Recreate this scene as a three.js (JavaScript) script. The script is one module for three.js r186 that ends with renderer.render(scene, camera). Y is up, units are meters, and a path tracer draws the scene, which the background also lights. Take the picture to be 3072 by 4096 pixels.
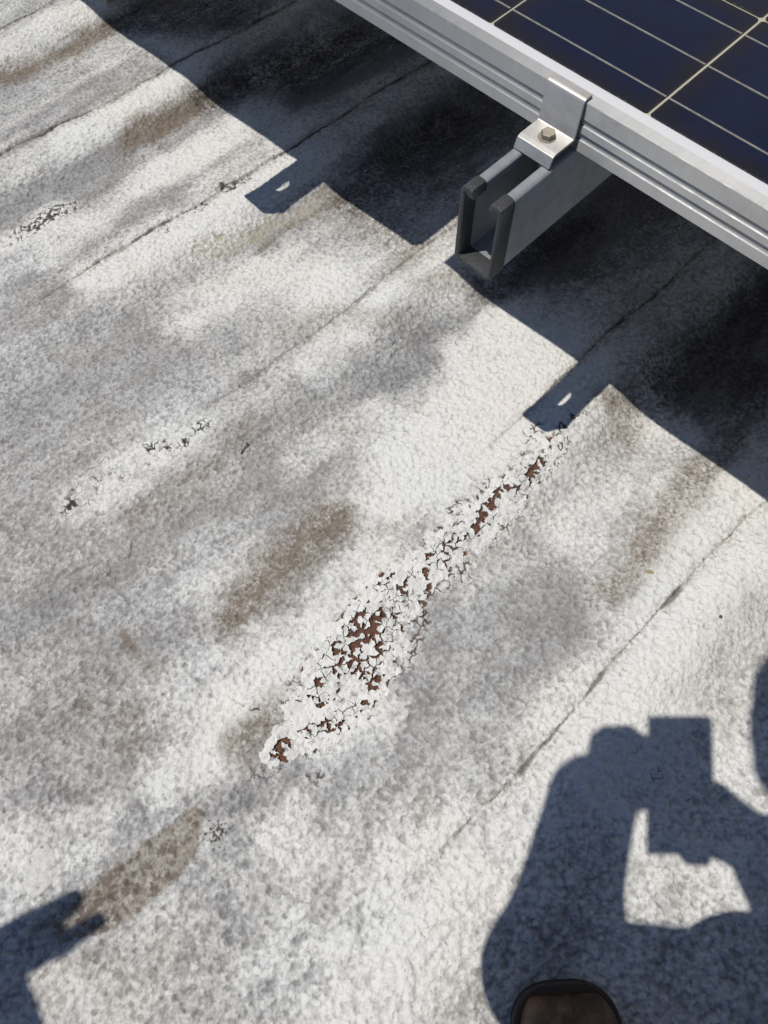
import * as THREE from 'three';
import { Sky } from 'three/addons/objects/Sky.js';
import { MarchingCubes } from 'three/addons/objects/MarchingCubes.js';
import { RoundedBoxGeometry } from 'three/addons/geometries/RoundedBoxGeometry.js';
import { mergeGeometries, mergeVertices, toCreasedNormals } from 'three/addons/utils/BufferGeometryUtils.js';
import { Brush, Evaluator, SUBTRACTION } from 'three-bvh-csg';

// ---------------------------------------------------------------- camera, sky, sun, exposure
const scene = new THREE.Scene();
const camera = new THREE.PerspectiveCamera(72.494, 3 / 4, 0.02, 2000);
camera.rotation.order = 'YXZ';
camera.position.set(0.26591, 0.81156, 0.4634);
camera.rotation.set(-1.16114, 0.81618, -0.03826);
scene.add(camera);
const renderer = new THREE.WebGLRenderer({ antialias: true });
renderer.toneMapping = THREE.LinearToneMapping;
renderer.toneMappingExposure = 0.6;
renderer.shadowMap.enabled = true;
renderer.shadowMap.type = THREE.PCFSoftShadowMap;
const RAY = new THREE.Vector3(0.19954, -1, -0.31334);          // the way the sunlight travels
const toSun = RAY.clone().negate().normalize();
const sky = new Sky();
sky.name = 'sky';
sky.scale.setScalar(1500);
sky.material.uniforms.sunPosition.value.copy(toSun);
sky.material.uniforms.turbidity.value = 3.2;
sky.material.uniforms.rayleigh.value = 0.68;
sky.material.uniforms.mieCoefficient.value = 0.004;
sky.userData.kind = 'structure';
scene.add(sky);
scene.environmentIntensity = 0.1;
const sun = new THREE.DirectionalLight(new THREE.Color(1, 0.955, 0.875), 5);
sun.position.copy(toSun).multiplyScalar(8);
sun.castShadow = true;
sun.shadow.mapSize.set(4096, 4096);
sun.shadow.bias = -0.0004;
Object.assign(sun.shadow.camera, { left: -3, right: 3, top: 3, bottom: -3, near: 0.5, far: 20 });
scene.add(sun);

// ---------------------------------------------------------------- small helpers
const { floor, sin, cos, abs, min, max, sqrt, PI, hypot, exp, pow } = Math;
const clamp = (x, a = 0, b = 1) => (x < a ? a : x > b ? b : x);
const sstep = (a, b, x) => { const t = clamp((x - a) / (b - a)); return t * t * (3 - 2 * t); };
const lerp = (a, b, t) => a + (b - a) * t;
function hash(i, j, s) {
  let h = Math.imul(i, 374761393) ^ Math.imul(j, 668265263) ^ Math.imul(s, 2246822519);
  h = Math.imul(h ^ (h >>> 13), 1274126177); h ^= h >>> 16;
  return (h >>> 0) / 4294967296;
}
function vn(x, y, s) {                                          // value noise 0..1
  const i = floor(x), j = floor(y); let u = x - i, v = y - j;
  u = u * u * (3 - 2 * u); v = v * v * (3 - 2 * v);
  const a = hash(i, j, s), b = hash(i + 1, j, s), c = hash(i, j + 1, s), d = hash(i + 1, j + 1, s);
  return a + (b - a) * u + (c - a) * v + (a - b - c + d) * u * v;
}
function fbm(x, y, s, n = 4) { let a = 0, w = 0.5, t = 0; for (let k = 0; k < n; k++) { a += w * vn(x, y, s + k * 17); t += w; x *= 2.03; y *= 2.03; w *= 0.55; } return a / t; }
const wor = [0, 0, 0];
function worley(x, y, s) {                                      // F1, F2, cell hash
  const i = floor(x), j = floor(y); let f1 = 9, f2 = 9, id = 0;
  for (let q = -1; q < 2; q++) for (let p = -1; p < 2; p++) {
    const a = i + p, b = j + q, hx = hash(a, b, s), dx = a + hx - x, dy = b + hash(a, b, s + 7) - y, d = dx * dx + dy * dy;
    if (d < f1) { f2 = f1; f1 = d; id = hx; } else if (d < f2) f2 = d;
  }
  wor[0] = sqrt(f1); wor[1] = sqrt(f2); wor[2] = id;
  return wor[0];
}
let seed = 12345;
const rnd = () => { seed = (Math.imul(seed, 1664525) + 1013904223) >>> 0; return seed / 4294967296; };
const toByte = (x) => { x = clamp(x); return 255 * (x <= 0.0031308 ? 12.92 * x : 1.055 * pow(x, 1 / 2.4) - 0.055); };

const taken = {};
function numbered(n) { const k = taken[n] = (taken[n] ?? -1) + 1; return k ? `${n}_${String(k).padStart(3, '0')}` : n; }
function shadowy(m) { m.castShadow = true; m.receiveShadow = true; return m; }
function obj(name, geometries, material, parent = scene) {
  const list = [].concat(geometries);
  const m = shadowy(new THREE.Mesh(list.length > 1 ? join(list) : list[0], material));
  m.name = parent === scene ? numbered(name) : name;
  parent.add(m);
  return m;
}
function join(list) {
  const out = list.map((g) => { const q = g.index ? g.toNonIndexed() : g; for (const k of Object.keys(q.attributes)) if (!['position', 'normal', 'uv'].includes(k)) q.deleteAttribute(k); return q; });
  return mergeGeometries(out);
}
function thing(name, label, category, [x, y, z] = [0, 0, 0], turn = 0, group) {
  const o = new THREE.Group();
  o.name = numbered(name); o.position.set(x, y, z); o.rotation.y = turn;
  o.userData = { label, category }; if (group) o.userData.group = group;
  scene.add(o);
  return o;
}
function tag(o, label, category, group) { Object.assign(o.userData, { label, category }); if (group) o.userData.group = group; return o; }
function dataTex(w, h, fn, srgb = true) {
  const d = new Uint8Array(w * h * 4);
  for (let j = 0; j < h; j++) for (let i = 0; i < w; i++) {
    const c = fn(i, j), o = 4 * (j * w + i);
    if (srgb) { d[o] = toByte(c[0]); d[o + 1] = toByte(c[1]); d[o + 2] = toByte(c[2]); } else { d[o] = d[o + 1] = d[o + 2] = clamp(c) * 255; }
    d[o + 3] = 255;
  }
  const t = new THREE.DataTexture(d, w, h);
  if (srgb) t.colorSpace = THREE.SRGBColorSpace;
  t.magFilter = THREE.LinearFilter; t.minFilter = THREE.LinearMipmapLinearFilter; t.generateMipmaps = true;
  t.wrapS = t.wrapT = THREE.RepeatWrapping; t.needsUpdate = true;
  return t;
}
const std = (r, g, b, rough, metal = 0, more = {}) => { const m = new THREE.MeshStandardMaterial({ roughness: rough, metalness: metal, side: THREE.DoubleSide, ...more }); m.color.setRGB(r, g, b); return m; };

// ---------------------------------------------------------------- the roof: a ribbed deck under a thick white coating
const X0 = -1.36, Z0 = -1.14, SIDE = 2.16, N = 2048, STEP = SIDE / N;
const SEAMS = [[-1.172, 0.03, 0.7, 0.5], [-0.868, 0.1, 0.95, 0.5], [-0.568, 0.075, 1, 0.3], [-0.258, 0.04, 0.55, 0.3], [0.04, 0.03, 1, -0.03], [0.339, 0.03, 0.85, 0.45]];  // x at z = 0, slope, strength, how far it shows
const PITCH = 0.302;
function seamX(k, z) { const s = SEAMS[k]; return s[0] - s[1] * z + 0.011 * (vn(z * 6, k, 80) - 0.5) + 0.006 * (vn(z * 22, k, 81) - 0.5) + 0.002 * (vn(z * 90, k, 82) - 0.5); }
let ribT = 0;
function profile(x, z) {                                       // the slow rise and fall of the ribs
  let t;
  if (x < -1.3 || x > 0.48) t = ((x - 0.339) % PITCH + PITCH) % PITCH;
  else { t = 9; for (let k = 0; k < 6; k++) { const d = x - seamX(k, z); if (d >= 0 && d < t) t = d; } if (t > 8) t = x + 1.172 + PITCH; }
  t = ribT = min(t, PITCH);
  const near = 1 - 0.6 * sstep(-0.1, 0.5, z);
  const up = t < 0.05 ? 0.0022 + 0.0048 * sstep(-0.002, 0.045, t) : t < 0.118 ? lerp(0.007, -0.0075, sstep(0.05, 0.118, t)) : lerp(-0.0075, 0.0035, sstep(0.118, 0.285, t));
  return up * 1.25 * near + 0.004 * (vn(x * 3.1 + 9, z * 2.3, 41) - 0.5) + 0.003 * (vn(x * 9, z * 6, 43) - 0.5);
}
// where dirt, washed-out coating (grey), clean coating, stains and black dirt with painted under-panel shade (k) lie: kind, how much, half width in metres, then a line in roof coordinates
const STREAKS = [
  ['b',.9,.021,-1.062,0.101,-1.058,0.007,-1.044,-0.085,-1.037,-0.142],
  ['g',.4,.02,-1.020,0.128,-1.018,0.034],
  ['b',.95,.02,-0.764,0.022,-0.759,-0.052,-0.751,-0.128,-0.749,-0.157],
  ['g',.55,.018,-0.797,0.238,-0.753,0.125,-0.762,0.024],
  ['g',.42,.05,-0.985,0.151,-0.952,0.079,-0.918,0.006],
  ['w',.9,.03,-0.842,0.107,-0.821,-0.021,-0.807,-0.132],
  ['w',.9,.026,-1.115,-0.032,-1.077,-0.151],
  ['w',.6,.03,-1.110,0.070,-1.101,0.017],
  ['g',.75,.024,-0.641,0.372,-0.626,0.259,-0.615,0.145,-0.620,0.082],
  ['w',.85,.03,-0.681,0.057,-0.654,-0.148],
  ['g',.7,.024,-0.767,0.291,-0.733,0.170,-0.734,0.064],
  ['w',.7,.018,-0.722,0.320,-0.698,0.252,-0.674,0.181],
  ['o',.3,.007,-0.576,0.074,-0.569,-0.015,-0.544,-0.132],
  ['w',.85,.03,-0.571,0.256,-0.546,0.052,-0.523,-0.073],
  ['o',.6,.022,-0.494,0.113,-0.480,0.042,-0.437,-0.094],
  ['b',.6,.006,-0.439,0.040,-0.439,-0.037,-0.416,-0.114],
  ['b',.6,.035,-0.405,-0.124,-0.269,-0.129],
  ['g',.4,.04,-0.408,-0.067,-0.272,-0.082],
  ['g',.6,.024,-0.497,0.325,-0.472,0.244,-0.447,0.160],
  ['g',.7,.028,-0.598,0.400,-0.578,0.317],
  ['g',.5,.022,-0.478,0.214,-0.438,0.115],
  ['w',.75,.045,-0.427,0.177,-0.398,0.076,-0.325,0.031],
  ['g',.5,.09,-0.496,0.466,-0.362,0.368,-0.309,0.188],
  ['g',.45,.05,-0.373,0.545,-0.279,0.480],
  ['b',.18,.06,-0.403,0.526,-0.316,0.498,-0.298,0.553],
  ['w',.5,.03,-0.206,0.132,-0.221,-0.011],
  ['g',.78,.042,-0.181,0.282,-0.153,0.174,-0.141,0.069,-0.153,-0.007],
  ['g',.85,.036,-0.090,0.314,-0.084,0.239,-0.060,0.178],
  ['b',.42,.022,-0.204,0.426,-0.198,0.355,-0.203,0.263],
  ['w',.55,.022,-0.117,0.257,-0.123,0.185,-0.103,0.126],
  ['w',.5,.03,-0.270,0.472,-0.252,0.389,-0.251,0.320],
  ['w',1,.06,-0.008,0.188,-0.007,0.101,-0.007,-0.019,-0.011,-0.144],
  ['w',.9,.05,0.021,0.122,0.040,-0.003,0.042,-0.119],
  ['w',.8,.03,-0.079,-0.024,-0.074,-0.117],
  ['g',.6,.03,0.037,0.383,0.026,0.296,0.049,0.204],
  ['b',.95,.025,-0.022,0.438,-0.031,0.389,-0.031,0.335,-0.023,0.284],
  ['b',.5,.012,-0.027,0.292,-0.022,0.265],
  ['g',.75,.05,-0.182,0.570,-0.152,0.537,-0.105,0.523],
  ['g',.6,.028,-0.160,0.499,-0.167,0.477],
  ['b',.6,.005,-0.117,0.539,-0.080,0.542,-0.033,0.545],
  ['g',.85,.036,-0.048,0.498,-0.024,0.483],
  ['g',.7,.028,0.029,0.375,0.024,0.348],
  ['g',.45,.08,-0.145,0.655,-0.042,0.662],
  ['b',.28,.07,-0.122,0.670,-0.044,0.635],
  ['b',.4,.016,-0.014,0.613,-0.005,0.638],
  ['w',.7,.032,0.054,0.567,0.053,0.533,0.082,0.453],
  ['w',.75,.024,0.055,0.626,0.062,0.593,0.071,0.561],
  ['w',.4,.05,0.012,0.478,0.059,0.476],
  ['b',.8,.018,0.087,0.538,0.095,0.507,0.105,0.474],
  ['g',.92,.042,0.106,0.577,0.127,0.535,0.167,0.482],
  ['g',.8,.04,0.170,0.519,0.194,0.554],
  ['g',.8,.05,0.158,0.341,0.155,0.267,0.148,0.193,0.149,0.124],
  ['g',.8,.06,0.241,0.382,0.229,0.316,0.220,0.242,0.227,0.165],
  ['g',.6,.04,0.186,0.436,0.191,0.382],
  ['w',.35,.04,0.136,0.213,0.149,0.098,0.162,0.022],
  ['g',.35,.03,0.267,0.197,0.263,0.105],
  ['w',.95,.048,0.357,0.267,0.366,0.152,0.368,0.026,0.368,-0.073],
  ['w',.6,.03,0.411,0.070,0.405,-0.035],
  ['w',.6,.036,0.202,0.072,0.200,-0.006,0.189,-0.089],
  ['b',.8,.017,0.279,0.098,0.267,0.017,0.259,-0.063,0.257,-0.127,0.263,-0.171],
  ['b',.7,.02,0.259,-0.082,0.258,-0.157],
  ['b',.75,.018,0.122,-0.098,0.132,-0.125,0.151,-0.081],
  ['g',.5,.012,0.146,-0.047,0.145,0.029,0.149,0.116,0.160,0.173],
  ['w',.6,.026,0.155,-0.125,0.199,-0.128],
  ['w',.5,.03,0.296,-0.100,0.323,-0.163],
  ['b',.45,.03,0.427,-0.000,0.433,0.056,0.438,0.110],
  ['g',.8,.035,0.165,0.594,0.163,0.540],
  ['g',.6,.03,0.171,0.644,0.201,0.644],
  ['P',.95,.026,0.077,0.802,0.086,0.758,0.103,0.712,0.111,0.664,0.118,0.629],
  ['b',.35,.05,0.143,0.814,0.188,0.780,0.229,0.749],
  ['w',.55,.035,0.180,0.561,0.224,0.555],
  ['g',.55,.06,0.253,0.489,0.269,0.434,0.304,0.413],
  ['o',.25,.05,0.254,0.475,0.256,0.421],
  ['w',.55,.06,0.350,0.478,0.361,0.425],
  ['w',.5,.045,0.349,0.597,0.356,0.552],
  ['g',.62,.022,0.275,0.576,0.294,0.569],
  ['g',.4,.06,0.235,0.667,0.289,0.641],
  ['w',.35,.08,0.415,0.340,0.440,0.252],
  ['g',.4,.07,0.477,0.454,0.584,0.374],
  ['w',.5,.03,0.012,0.771,0.040,0.725],
  ['g',.35,.04,0.064,0.683,0.064,0.707],
  ['k',.95,.05,-1.032,-0.165,-0.968,-0.207,-0.947,-0.301],
  ['k',.9,.03,-0.885,-0.249,-0.870,-0.337],
  ['w',.7,.02,-0.926,-0.153,-0.817,-0.225],
  ['w',.75,.03,-0.844,-0.173,-0.827,-0.277,-0.817,-0.405],
  ['w',.75,.026,-0.734,-0.218,-0.733,-0.304,-0.731,-0.394],
  ['k',1,.045,-0.750,-0.137,-0.729,-0.257,-0.698,-0.363,-0.664,-0.494],
  ['k',.9,.04,-0.678,-0.255,-0.652,-0.364,-0.624,-0.477],
  ['g',.5,.03,-0.677,-0.127,-0.631,-0.299],
  ['w',.5,.025,-0.590,-0.133,-0.572,-0.243,-0.542,-0.335],
  ['w',.55,.025,-0.511,-0.143,-0.509,-0.225,-0.514,-0.329],
  ['k',.9,.045,-0.412,-0.131,-0.416,-0.240,-0.414,-0.393],
  ['k',.6,.04,-0.312,-0.133,-0.316,-0.210,-0.300,-0.279],
  ['k',.92,.036,-0.127,-0.148,-0.122,-0.226,-0.108,-0.329],
  ['k',.6,.03,-0.210,-0.179,-0.201,-0.265],
  ['w',.7,.036,-0.013,-0.177,0.008,-0.291,0.041,-0.408],
  ['w',.7,.03,0.064,-0.174,0.077,-0.275,0.095,-0.399],
  ['k',.9,.05,0.151,-0.162,0.159,-0.260,0.158,-0.423],
  ['k',.7,.03,0.226,-0.184,0.236,-0.234,0.237,-0.298],
  ['b',.55,.016,-0.196,-0.082,-0.168,-0.133,-0.111,-0.140],
  ['b',.4,.02,-0.295,0.131,-0.256,0.058,-0.174,-0.010],
  ['w',.8,.035,-0.544,-0.132,-0.525,-0.241,-0.535,-0.186],
  ['w',.6,.02,-0.651,0.284,-0.638,0.181],
  ['w',.75,.03,-0.032,-0.069,-0.023,-0.201],
  ['w',.8,.04,0.405,0.135,0.407,-0.012],
  ['w',.7,.035,0.283,0.085,0.283,-0.060,0.291,-0.150],
  ['w',.8,.02,-0.734,0.312,-0.723,0.208],
  ['w',.6,.025,-0.284,0.477,-0.260,0.328],
  ['g',.45,.09,-0.240,0.591,-0.218,0.510,-0.194,0.434],
  ['g',.5,.06,0.163,0.710,0.238,0.681,0.239,0.717],
  ['g',.45,.05,-0.006,0.693,-0.007,0.747],
  ['w',.7,.03,0.059,0.476,0.058,0.417,0.044,0.344,0.043,0.280],
  ['w',.5,.03,0.157,0.465,0.183,0.419],
  ['g',.5,.1,-0.549,0.353,-0.411,0.331,-0.356,0.234],
  ['g',.4,.12,-0.024,0.711,0.031,0.689],
  ['g',.45,.05,0.071,-0.364,0.073,-0.248]
];
const PATCH = [[0.077, 0.752], [0.089, 0.671], [0.106, 0.606], [0.121, 0.606], [0.142, 0.631], [0.15, 0.66], [0.147, 0.697], [0.14, 0.739], [0.118, 0.775], [0.07, 0.82]];
// zones where the coating has cracked: x0, z0, x1, z1, half width, how much
const CRACKS = [
  [-0.735, 0.36, -0.722, 0.19, 0.022, 1], [-0.286, 0.5, -0.256, 0.31, 0.026, 0.85], [-0.57, 0.12, -0.556, -0.11, 0.02, 0.72], [-0.535, 0.05, -0.535, -0.02, 0.016, 0.6],
  [0.07, 0.03, 0.095, -0.06, 0.022, 0.85], [0.095, -0.05, 0.105, -0.12, 0.016, 0.8], [0.115, 0.06, 0.1, 0.0, 0.03, 0.95], [0.082, 0.64, 0.07, 0.55, 0.012, 0.6], [0.13, 0.54, 0.2, 0.47, 0.022, 0.75],
  [0.125, 0.47, 0.125, 0.35, 0.07, 0.97], [0.11, 0.35, 0.1, 0.05, 0.05, 1], [0.42, 0.24, 0.5, 0.2, 0.03, 0.55], [-0.62, 0.32, -0.6, 0.2, 0.01, 0.5],
];
// the band where the coating has come off the rusty deck
const BAND = [[0.495, 0.128, 0.012], [0.46, 0.13, 0.03], [0.42, 0.126, 0.046], [0.37, 0.118, 0.046], [0.31, 0.098, 0.036], [0.26, 0.095, 0.022], [0.2, 0.1, 0.022], [0.14, 0.105, 0.02], [0.08, 0.106, 0.018], [0.03, 0.103, 0.014], [0.0, 0.1, 0.006]];
function band(x, z) {                                          // < 0 inside, in metres
  if (z > 0.53 || z < -0.02) return 1;
  let k = 0; while (k < BAND.length - 2 && z < BAND[k + 1][0]) k++;
  const a = BAND[k], b = BAND[k + 1], t = clamp((a[0] - z) / (a[0] - b[0])), c = lerp(a[1], b[1], t), w = lerp(a[2], b[2], t);
  return abs(x - c) - w + max(0, z - 0.51) + max(0, -z);
}
function mid(x, z) { let k = 0; while (k < BAND.length - 2 && z < BAND[k + 1][0]) k++; const a = BAND[k], b = BAND[k + 1]; return x - lerp(a[1], b[1], clamp((a[0] - z) / (a[0] - b[0]))); }
const oval = (x, z) => hypot((0.685 * x - 0.729 * z) / 0.0165, (0.729 * x + 0.685 * z) / 0.0255);   // a round blob of newer paint
const segDist = (x, z, a, b, c, d) => { const ex = c - a, ez = d - b, t = clamp(((x - a) * ex + (z - b) * ez) / (ex * ex + ez * ez + 1e-9)); return hypot(x - a - ex * t, z - b - ez * t); };
function inPatch(x, z) {                                        // distance into the sharp-edged brown stain, metres
  let inside = false, d = 9;
  for (let i = 0, j = PATCH.length - 1; i < PATCH.length; j = i++) {
    const [a, b] = PATCH[i], [c, e] = PATCH[j];
    if ((b > z) !== (e > z) && x < (c - a) * (z - b) / (e - b) + a) inside = !inside;
    d = min(d, segDist(x, z, a, b, c, e));
  }
  return inside ? d : -d;
}
// slow fields on a coarse grid
const LOW = 432, LS = SIDE / (LOW - 1), KINDS = 'gbkwo';
const low = [...KINDS, 'c'].map(() => new Float32Array(LOW * LOW));
for (let j = 0; j < LOW; j++) for (let i = 0; i < LOW; i++) {
  const x0 = X0 + i * LS, z0 = Z0 + j * LS;
  const x = x0 + 0.05 * (fbm(x0 * 11, z0 * 7, 3) - 0.5) + 0.018 * (fbm(x0 * 45, z0 * 30, 5) - 0.5), z = z0 + 0.07 * (fbm(x0 * 8, z0 * 8, 4) - 0.5);
  for (const s of STREAKS) {
    const k = KINDS.indexOf(s[0]); if (k < 0) continue;
    let d = 9;
    for (let q = 3; q + 3 < s.length; q += 2) d = min(d, segDist(x, z, s[q], s[q + 1], s[q + 2], s[q + 3]));
    const v = s[1] * (k === 1 ? sstep(2.1, 0.15, d / s[2]) : sstep(1.8, 0.35, d / s[2]));
    const o = j * LOW + i; low[k][o] = v + low[k][o] * (1 - v);
  }
  let c = 0;
  for (const s of CRACKS) c = max(c, s[5] * sstep(1.5, 0.3, segDist(x0, z0, s[0], s[1], s[2], s[3]) / s[4]));
  low[5][j * LOW + i] = c;
}
const pick = new Float32Array(6);
function fields(x, z) {
  const u = clamp((x - X0) / LS, 0, LOW - 1.001), v = clamp((z - Z0) / LS, 0, LOW - 1.001), i = floor(u), j = floor(v), a = u - i, b = v - j, o = j * LOW + i;
  for (let k = 0; k < 6; k++) { const f = low[k]; pick[k] = lerp(lerp(f[o], f[o + 1], a), lerp(f[o + LOW], f[o + LOW + 1], a), b); }
  return pick;
}
// lumps of the coating, 0 in the pits .. 1 on the tops
const coarse = (x, z) => sstep(-0.05, 0.62, 0.45 * x + z * 0.8 + 0.12 * (fbm(x * 4, z * 4, 71) - 0.5));
function lumps(x, z) {
  const q = coarse(x, z);
  const wx = x + 0.004 * (vn(x * 120, z * 120, 21) - 0.5) + 0.003 * (vn(x * 340, z * 340, 23) - 0.5), wz = z + 0.004 * (vn(x * 120, z * 120, 22) - 0.5) + 0.003 * (vn(x * 340, z * 340, 24) - 0.5);
  worley(wx * 150, wz * 136, 31); const a = 0.74 * (1 - wor[0]) + 0.36 * vn(x * 44, z * 36, 26) * sstep(0, 0.26, wor[1] - wor[0]);
  worley(wx * 108 + 3, wz * 100, 32); const b = 0.78 * (1 - wor[0]) + 0.26 * vn(x * 30, z * 30, 25) * sstep(0, 0.2, wor[1] - wor[0]);
  const f = fbm(x * 210, z * 190, 33, 3), m = fbm(x * 42, z * 34, 34, 3);
  const v = lerp(0.46 * a + 0.5 * f, 0.27 * a + 0.35 * b + 0.38 * f, q) + 0.34 * (m - 0.5) + 0.1;
  return clamp(0.5 + (v - 0.53) * 1.75);
}
const relief = (x, z) => lerp(0.0021, 0.0040, coarse(x, z));    // metres between pit and top
const colour = new Uint8Array(N * N * 4), bump = new Uint8Array(N * N * 4);
const lumpMap = new Float32Array(N * N), dropMap = new Float32Array(N * N);
{
  const W = [0.81, 0.803, 0.775], G = [0.235, 0.234, 0.243], B = [0.2, 0.157, 0.115], K = [0.03, 0.027, 0.026], O = [0.47, 0.43, 0.31], R = [0.15, 0.068, 0.042], D = [0.03, 0.026, 0.022];
  for (let j = 0; j < N; j++) for (let i = 0; i < N; i++) {
    const x = X0 + (i + 0.5) * STEP, z = Z0 + (j + 0.5) * STEP, o = j * N + i;
    const F = fields(x, z), L = lumps(x, z);
    const up = profile(x, z), t0 = ribT, skew = x + 0.03 * (fbm(x * 5, z * 4, 47, 3) - 0.5), drift = fbm(skew * lerp(24, 11, coarse(x, z)), z * 1.35, 51, 5), patch = fbm(x * 4.5, z * 2.1, 49, 4);
    const valley = sstep(0.06, 0.11, t0) * sstep(0.24, 0.13, t0);
    let g = 0.42 + 1.05 * (drift - 0.5) + 0.4 * (patch - 0.5) + (0.2 * valley - 0.2 * sstep(0.0, 0.02, t0) * sstep(0.1, 0.06, t0)) * sstep(0.62, 0.2, z + 0.2 * (patch - 0.5));
    g = lerp(g, 0.92, F[0] * (0.85 + 0.5 * (drift - 0.5))); g = lerp(g, 0.03, min(1, F[3] * 1.05));
    const under = sstep(-0.125, -0.26, z + 0.05 * (drift - 0.5)), soilShade = under * (0.2 + 0.8 * sstep(0.055, 0.115, t0) * sstep(0.28, 0.19, t0));  // under the panels: a dirt film with their shade painted into the coating colour
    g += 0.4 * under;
    const near = band(x, z); if (near < 0.03) g = lerp(g, 0.14, 0.55 * sstep(0.022, 0.0, near + 0.02 * (drift - 0.5)) * sstep(0.56, 0.4, z + 0.1 * (drift - 0.5)));
    const n = vn(x * 420, z * 420, 52), n2 = fbm(x * 640, z * 640, 53, 2), blot = fbm(x * 84, z * lerp(26, 48, coarse(x, z)), 54, 3);
    const play = 0.3 + 0.7 * (1 - pow(abs(2 * clamp(g) - 1), 2));
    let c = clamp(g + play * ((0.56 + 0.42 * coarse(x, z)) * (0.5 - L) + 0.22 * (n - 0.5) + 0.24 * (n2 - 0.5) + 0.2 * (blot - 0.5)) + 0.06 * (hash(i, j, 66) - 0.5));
    let r = lerp(W[0], G[0], c), gg = lerp(W[1], G[1], c), bb = lerp(W[2], G[2], c);
    const tone = 0.91 + 0.12 * n2 + 0.06 * hash(i, j, 67); r *= tone; gg *= tone; bb *= tone;
    const pink = 0.05 * (fbm(x * 16, z * 13, 56, 3) - 0.5); r *= 1 + pink; bb *= 1 - pink;
    const put = (C, t) => { r = lerp(r, C[0], t); gg = lerp(gg, C[1], t); bb = lerp(bb, C[2], t); };
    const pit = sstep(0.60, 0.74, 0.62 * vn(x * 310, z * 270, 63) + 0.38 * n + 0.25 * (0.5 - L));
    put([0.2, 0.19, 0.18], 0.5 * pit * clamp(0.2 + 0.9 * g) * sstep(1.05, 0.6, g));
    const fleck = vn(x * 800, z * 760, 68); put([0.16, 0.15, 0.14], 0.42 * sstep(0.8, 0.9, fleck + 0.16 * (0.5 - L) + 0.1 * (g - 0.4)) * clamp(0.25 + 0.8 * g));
    put([0.36, 0.315, 0.26], 0.34 * sstep(0.42, 0.75, fbm(x * 6 + 5, z * 4, 48, 4) + 0.3 * (0.5 - L)) * c);
    // brown dirt, gathered in the pits and speckled
    const speck = 0.55 * (0.5 - L) + 0.5 * (n - 0.5) + 0.5 * (blot - 0.5);
    const loose = 0.16 * sstep(0.55, 0.85, blot) * c;
    put(O, 0.8 * sstep(0.25, 0.85, F[4] + speck));
    const fine = vn(x * 560, z * 560, 64) * 0.6 + n2 * 0.4;
    put(B, 0.9 * clamp(F[1] * (0.42 + 1.1 * (0.5 * drift + 0.5 * patch) + 0.8 * speck + 1.0 * (fine - 0.5)) + loose));
    if (soilShade > 0) put([0.1, 0.088, 0.075], 0.9 * soilShade * clamp(0.78 + 0.9 * speck + 0.9 * (patch - 0.5)));  // dirt film and painted panel shade, darkest along the rib valleys
    put(K, 0.9 * clamp(F[2] * F[2] * (0.7 + 1.2 * speck + 1.1 * (patch - 0.5))));  // black dirt under the panels, deepened by shade put into the colour
    const pd = inPatch(x + 0.004 * (n - 0.5) + 0.01 * (blot - 0.5), z + 0.006 * (vn(x * 90, z * 90, 58) - 0.5));
    if (pd > 0) {
      const mot = 0.5 * n2 + 0.3 * n + 0.2 * blot, t = sstep(0, 0.003 + 0.02 * sstep(0.115, 0.075, x), pd);
      put([0.285, 0.24, 0.185], 0.8 * t * (0.55 + 0.45 * sstep(0.3, 0.62, mot)));
      put([0.14, 0.108, 0.085], t * 0.75 * sstep(0.5, 0.66, 0.55 * fbm(x * 330, z * 330, 57, 3) + 0.45 * vn(x * 150, z * 150, 55) + 0.12 * sstep(0.66, 0.78, z)));
      worley(x * 70, z * 70, 59); put([0.11, 0.085, 0.07], wor[2] > 0.72 ? 0.7 * t * sstep(0.22, 0.08, wor[0] / (0.4 + wor[2]) + 0.16 * (n - 0.5)) : 0);
    }
    // darker spots over the older stains
    if (F[1] > 0.3) { worley(x * 110, z * 110, 60); put([0.1, 0.08, 0.065], wor[2] > 0.66 ? 0.6 * F[1] * sstep(0.3, 0.1, wor[0] / (0.35 + wor[2]) + 0.2 * (n - 0.5)) : 0); }
    // pinholes
    worley(x * 120, z * 120, 61); if (wor[2] > 0.9 - 0.12 * coarse(x, z) * drift) put(D, 0.7 * sstep(0.12, 0.03, wor[0] + 0.06 * (n - 0.5)) * (0.4 + 0.6 * vn(x * 40, z * 40, 62)));
    let h = 0.58 + 0.34 * (n2 - 0.5) + 0.3 * (n - 0.5) - 0.25 * pit, drop = 0;
    // seams
    for (let k = 0; k < 6; k++) {
      const s = SEAMS[k], d = x - seamX(k, z);
      if (abs(d) > 0.02) continue;
      const along = s[2] * sstep(s[3] + 0.14, s[3] - 0.1, z), w = 0.0003 + 0.0042 * pow(vn(z * 30, k + 5, 83), 3) * along + 0.0014 * (vn(z * 190, k, 84) - 0.5);
      const t = along * sstep(w + 0.0008, w * 0.4, abs(d) + 0.0022 * (n - 0.5)) * (0.45 + 0.55 * sstep(0.25, 0.5, vn(z * 55, k, 85)));
      put([0.07, 0.058, 0.046], 0.84 * t); put(B, 0.5 * along * sstep(0.012, 0.002, abs(d)) * sstep(0.4, 0.7, blot * 0.5 + n * 0.5));
      drop = max(drop, 0.0026 * t); h -= 0.35 * t;
    }
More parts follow.
